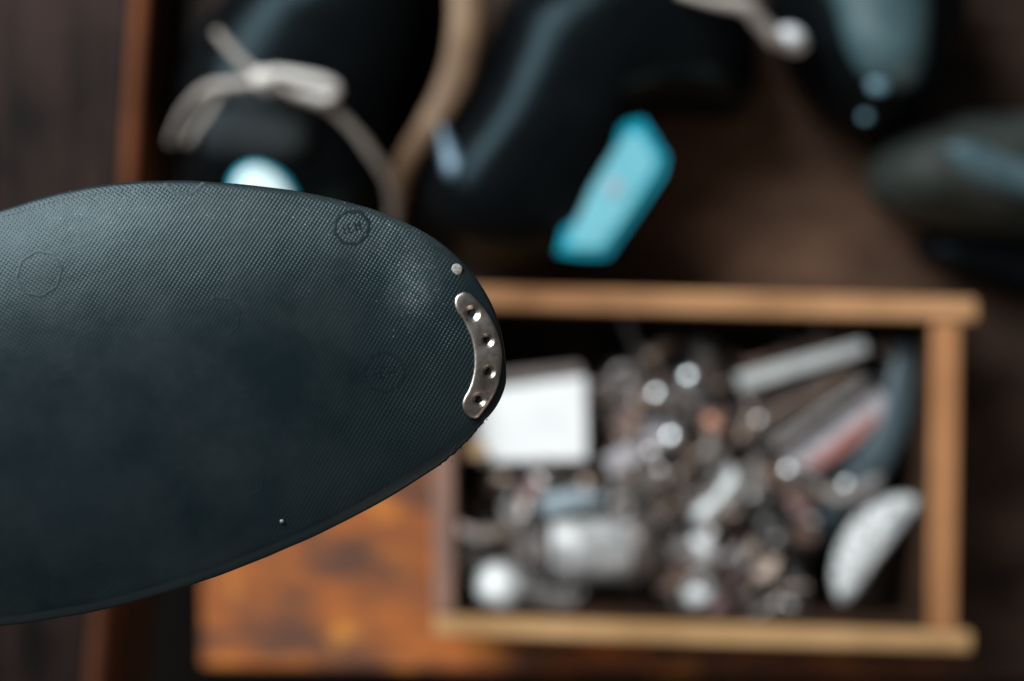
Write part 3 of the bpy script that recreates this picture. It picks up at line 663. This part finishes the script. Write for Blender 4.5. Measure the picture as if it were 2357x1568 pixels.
def strand(pts, w, mt=M_string): adopt(stg, sweep('strand', [P(x, y, z) for x, y, z in pts], [(w_*.64, w_*.46) for w_ in w], mt))
strand([(497, 72, zs+.004), (530, 112, zs+.003), (565, 150, zs+.002), (600, 178, zs+.002)], (.0024, .0030, .0032, .0032))
strand([(600, 185, zs), (550, 194, zs), (490, 200, zs-.006), (450, 225, zs-.016), (415, 275, zs-.035), (395, 330, zs-.055)], (.0036, .0036, .0034, .0032, .003, .003))
strand([(510, 205, zs-.006), (485, 255, zs-.012), (458, 290, zs-.016), (432, 330, zs-.022)], (.0024, .0026, .0026, .0022))
strand([(590, 185, zs), (640, 195, zs+.001), (700, 222, zs), (760, 248, zs-.004), (815, 300, zs-.010), (860, 360, zs-.018), (895, 415, zs-.028), (908, 480, zs-.045), (900, 560, zs-.060)], (.0036, .0036, .0038, .0034, .0032, .0036, .0038, .004, .004))
strand([(625, 165, zs+.004), (680, 175, zs+.005), (745, 190, zs+.004), (770, 208, zs+.002), (740, 226, zs+.001), (690, 210, zs+.003)], (.003, .0040, .0044, .0044, .0044, .0030), M_string_hl)
adopt(stg, blob('knot', [(575, 170), (600, 155), (635, 165), (645, 190), (620, 208), (585, 200)], zs-.004, .011, simple('string_highlight', (.62, .58, .54), (.74, .71, .67), .8, scale=500), None, None))  # knot coloured lighter to paint its highlight
# tan strip
sw = sweep('leather_strip', [P(1072, -60, .055), P(1072, 60, .055), P(1048, 180, .052), (P(990, 290, .048)), P(938, 370, .040), P(912, 460, .026), P(900, 560, .012)], [(.0085, .004), (.0080, .004), (.0078, .0035), (.0065, .0035), (.0055, .003), (.0042, .003), (.004, .003)], M_tanl)
tag(sw, 'curved tan leather strip hanging between the two left black shoe lasts', 'leather strip')
# B: big last with aqua label
Bt = thing('shoe_last', 'large black shoe last with a turquoise label on its side', 'shoe last', tuple(P(1300, 300, 0)))
adopt(Bt, blob('last_body', [(1190, -60), (1130, 60), (1085, 190), (1000, 320), (958, 410), (965, 500), (1040, 572), (1150, 606), (1290, 600), (1385, 590), (1455, 470), (1480, 350), (1480, 275), (1560, 248), (1735, 240), (1760, 60), (1700, -90), (1450, -140)], 0.001, 0.068, M_last, None, None, spine=((1170, 430), (1480, 60)), bulge=.36))
adopt(Bt, sweep('highlight_strip', [P(1012, 280, .050), P(1030, 340, .056), P(1054, 395, .060), P(1080, 440, .058)], [(.001, .001), (.0035, .002), (.0060, .003), (.001, .001)], simple('glint_blue', (.045, .085, .12), (.075, .13, .17), .4, .3)))  # blue strip added as the highlight on the edge of the last
lab = [(1283, 582), (1300, 520), (1345, 420), (1400, 330), (1445, 282), (1480, 275), (1534, 362), (1525, 400), (1480, 470), (1398, 590), (1340, 590)]
def tilted(name, pts, zlo, zhi, t, mat, off=0.0):
    # plate that leans on the side of the last: high on its left long edge, low on its right
    a0, b0 = Vector((1290, 575)), Vector((1450, 280)); dd = (b0-a0).normalized(); nn = Vector((-dd.y, dd.x))
    v = []; n = len(pts)
    for s in (0, -t):
        for x, y in pts:
            k = max(0, min(1, (Vector((x, y))-a0).dot(nn)/115)); z = zhi+(zlo-zhi)*k
            q = P(x, y, z+off); v.append((q.x, q.y, q.z+s))
    f = [tuple(range(n)), tuple(range(2*n-1, n-1, -1))]+[(i, (i+1) % n, n+(i+1) % n, n+i) for i in range(n)]
    return link(name, v, f, mat, smooth=False)
adopt(Bt, tilted('label_plate', lab, .056, .062, .003, M_teal))
inner = [(1306, 566), (1320, 525), (1362, 432), (1412, 348), (1448, 308), (1470, 304), (1511, 364), (1503, 393), (1461, 461), (1386, 570), (1340, 571)]
adopt(Bt, tilted('label_face', inner, .056, .062, .0005, M_aqua, .0012))
adopt(Bt, tilted('label_print', [(1395, 420), (1425, 405), (1432, 430), (1410, 455), (1392, 445)], .056, .062, .0003, M_pink, .0018))
# C: upper right last with lace
Cc = thing('shoe_last', 'glossy black shoe last with blue sheen at the top right', 'shoe last', tuple(P(2050, 80, 0)))
adopt(Cc, blob('last_body', [(1790, -80), (1800, 40), (1850, 150), (1930, 250), (2000, 300), (2075, 292), (2150, 240), (2230, 120), (2260, -20), (2220, -140), (2000, -200), (1850, -160)], 0.001, 0.070, M_last, None, None, spine=((2020, 130), (2030, -60)), bulge=.4))
adopt(Cc, blob('cone_or_sheen', [(1925, -60), (1940, 40), (1965, 120), (2010, 180), (2080, 200), (2130, 170), (2150, 60), (2140, -80), (2030, -120)], 0.062, 0.018, simple('teal_grey_sheen', (0.026, 0.060, 0.070), (0.044, 0.086, 0.096), 0.5, scale=40), None, None, spine=((2050, 80), (2040, -40)), bulge=.5))  # teal grey colour paints the reflection on this face
ls = thing('white_lace', 'bright white lace end curling over between the black lasts at the top', 'lace', tuple(P(1820, 80, .06)))
adopt(ls, sweep('lace_strand', [P(1560, -20, .072), P(1640, 2, .074), P(1715, 15, .074), P(1748, 50, .070), P(1790, 95, .064)], [(.0018, .0015), (.0025, .002), (.0036, .003), (.0034, .003), (.004, .004)], M_string))
adopt(ls, blob('lace_tip', [(1778, 82), (1798, 60), (1832, 58), (1858, 80), (1858, 106), (1836, 118), (1804, 108)], .056, .012, simple('lace_white', (.55, .58, .60), (.66, .68, .70), .6), None, None))
# blue domes coloured as the two highlights on last C
for x_, y_, r_ in ((2022, 192, .0046), (1992, 268, .0022)):
    o = lathe('highlight_dome', dome_prof(r_*1.7, r_), simple('blue_highlight', (.05, .13, .17), (.07, .16, .20), .45), seg=24)
    o.location = P(x_, y_, .070); o.rotation_euler = Hv.to_track_quat('Z', 'Y').to_euler(); adopt(Cc, o)
# D: grey toe on the right
D = thing('shoe_last', 'grey rounded shoe last toe at the right edge above the wooden box', 'shoe last', tuple(P(2250, 420, 0)))
adopt(D, blob('last_body', [(2030, 425), (2045, 345), (2100, 285), (2200, 250), (2330, 245), (2480, 255), (2700, 340), (2720, 520), (2480, 540), (2330, 540), (2200, 520), (2090, 490)], 0.004, 0.056, simple('grey_green_last', (0.016, 0.021, 0.020), (0.034, 0.037, 0.033), 0.6, scale=30, spec=.1), None, None, spine=((2160, 400), (2600, 430)), bulge=.45))
adopt(D, blob('cone_or_sheen', [(2185, 330), (2250, 325), (2340, 360), (2450, 400), (2450, 470), (2330, 450), (2230, 410), (2195, 370)], 0.054, 0.012, simple('highlight_blue_grey', (0.03, 0.062, 0.073), (0.065, 0.10, 0.112), .5, spec=.2), None, None, spine=((2240, 365), (2400, 430))))  # raised piece coloured as the bluish highlight on the toe
blob('shadow_form', [(2120, 560), (2230, 520), (2400, 540), (2500, 640), (2420, 690), (2280, 660), (2170, 620)], 0.001, 0.030, M_last, 'low black form standing in for the shadow below the grey last', 'shoe last', spine=((2230, 590), (2400, 620)))  # black form standing in for the shadow under last D
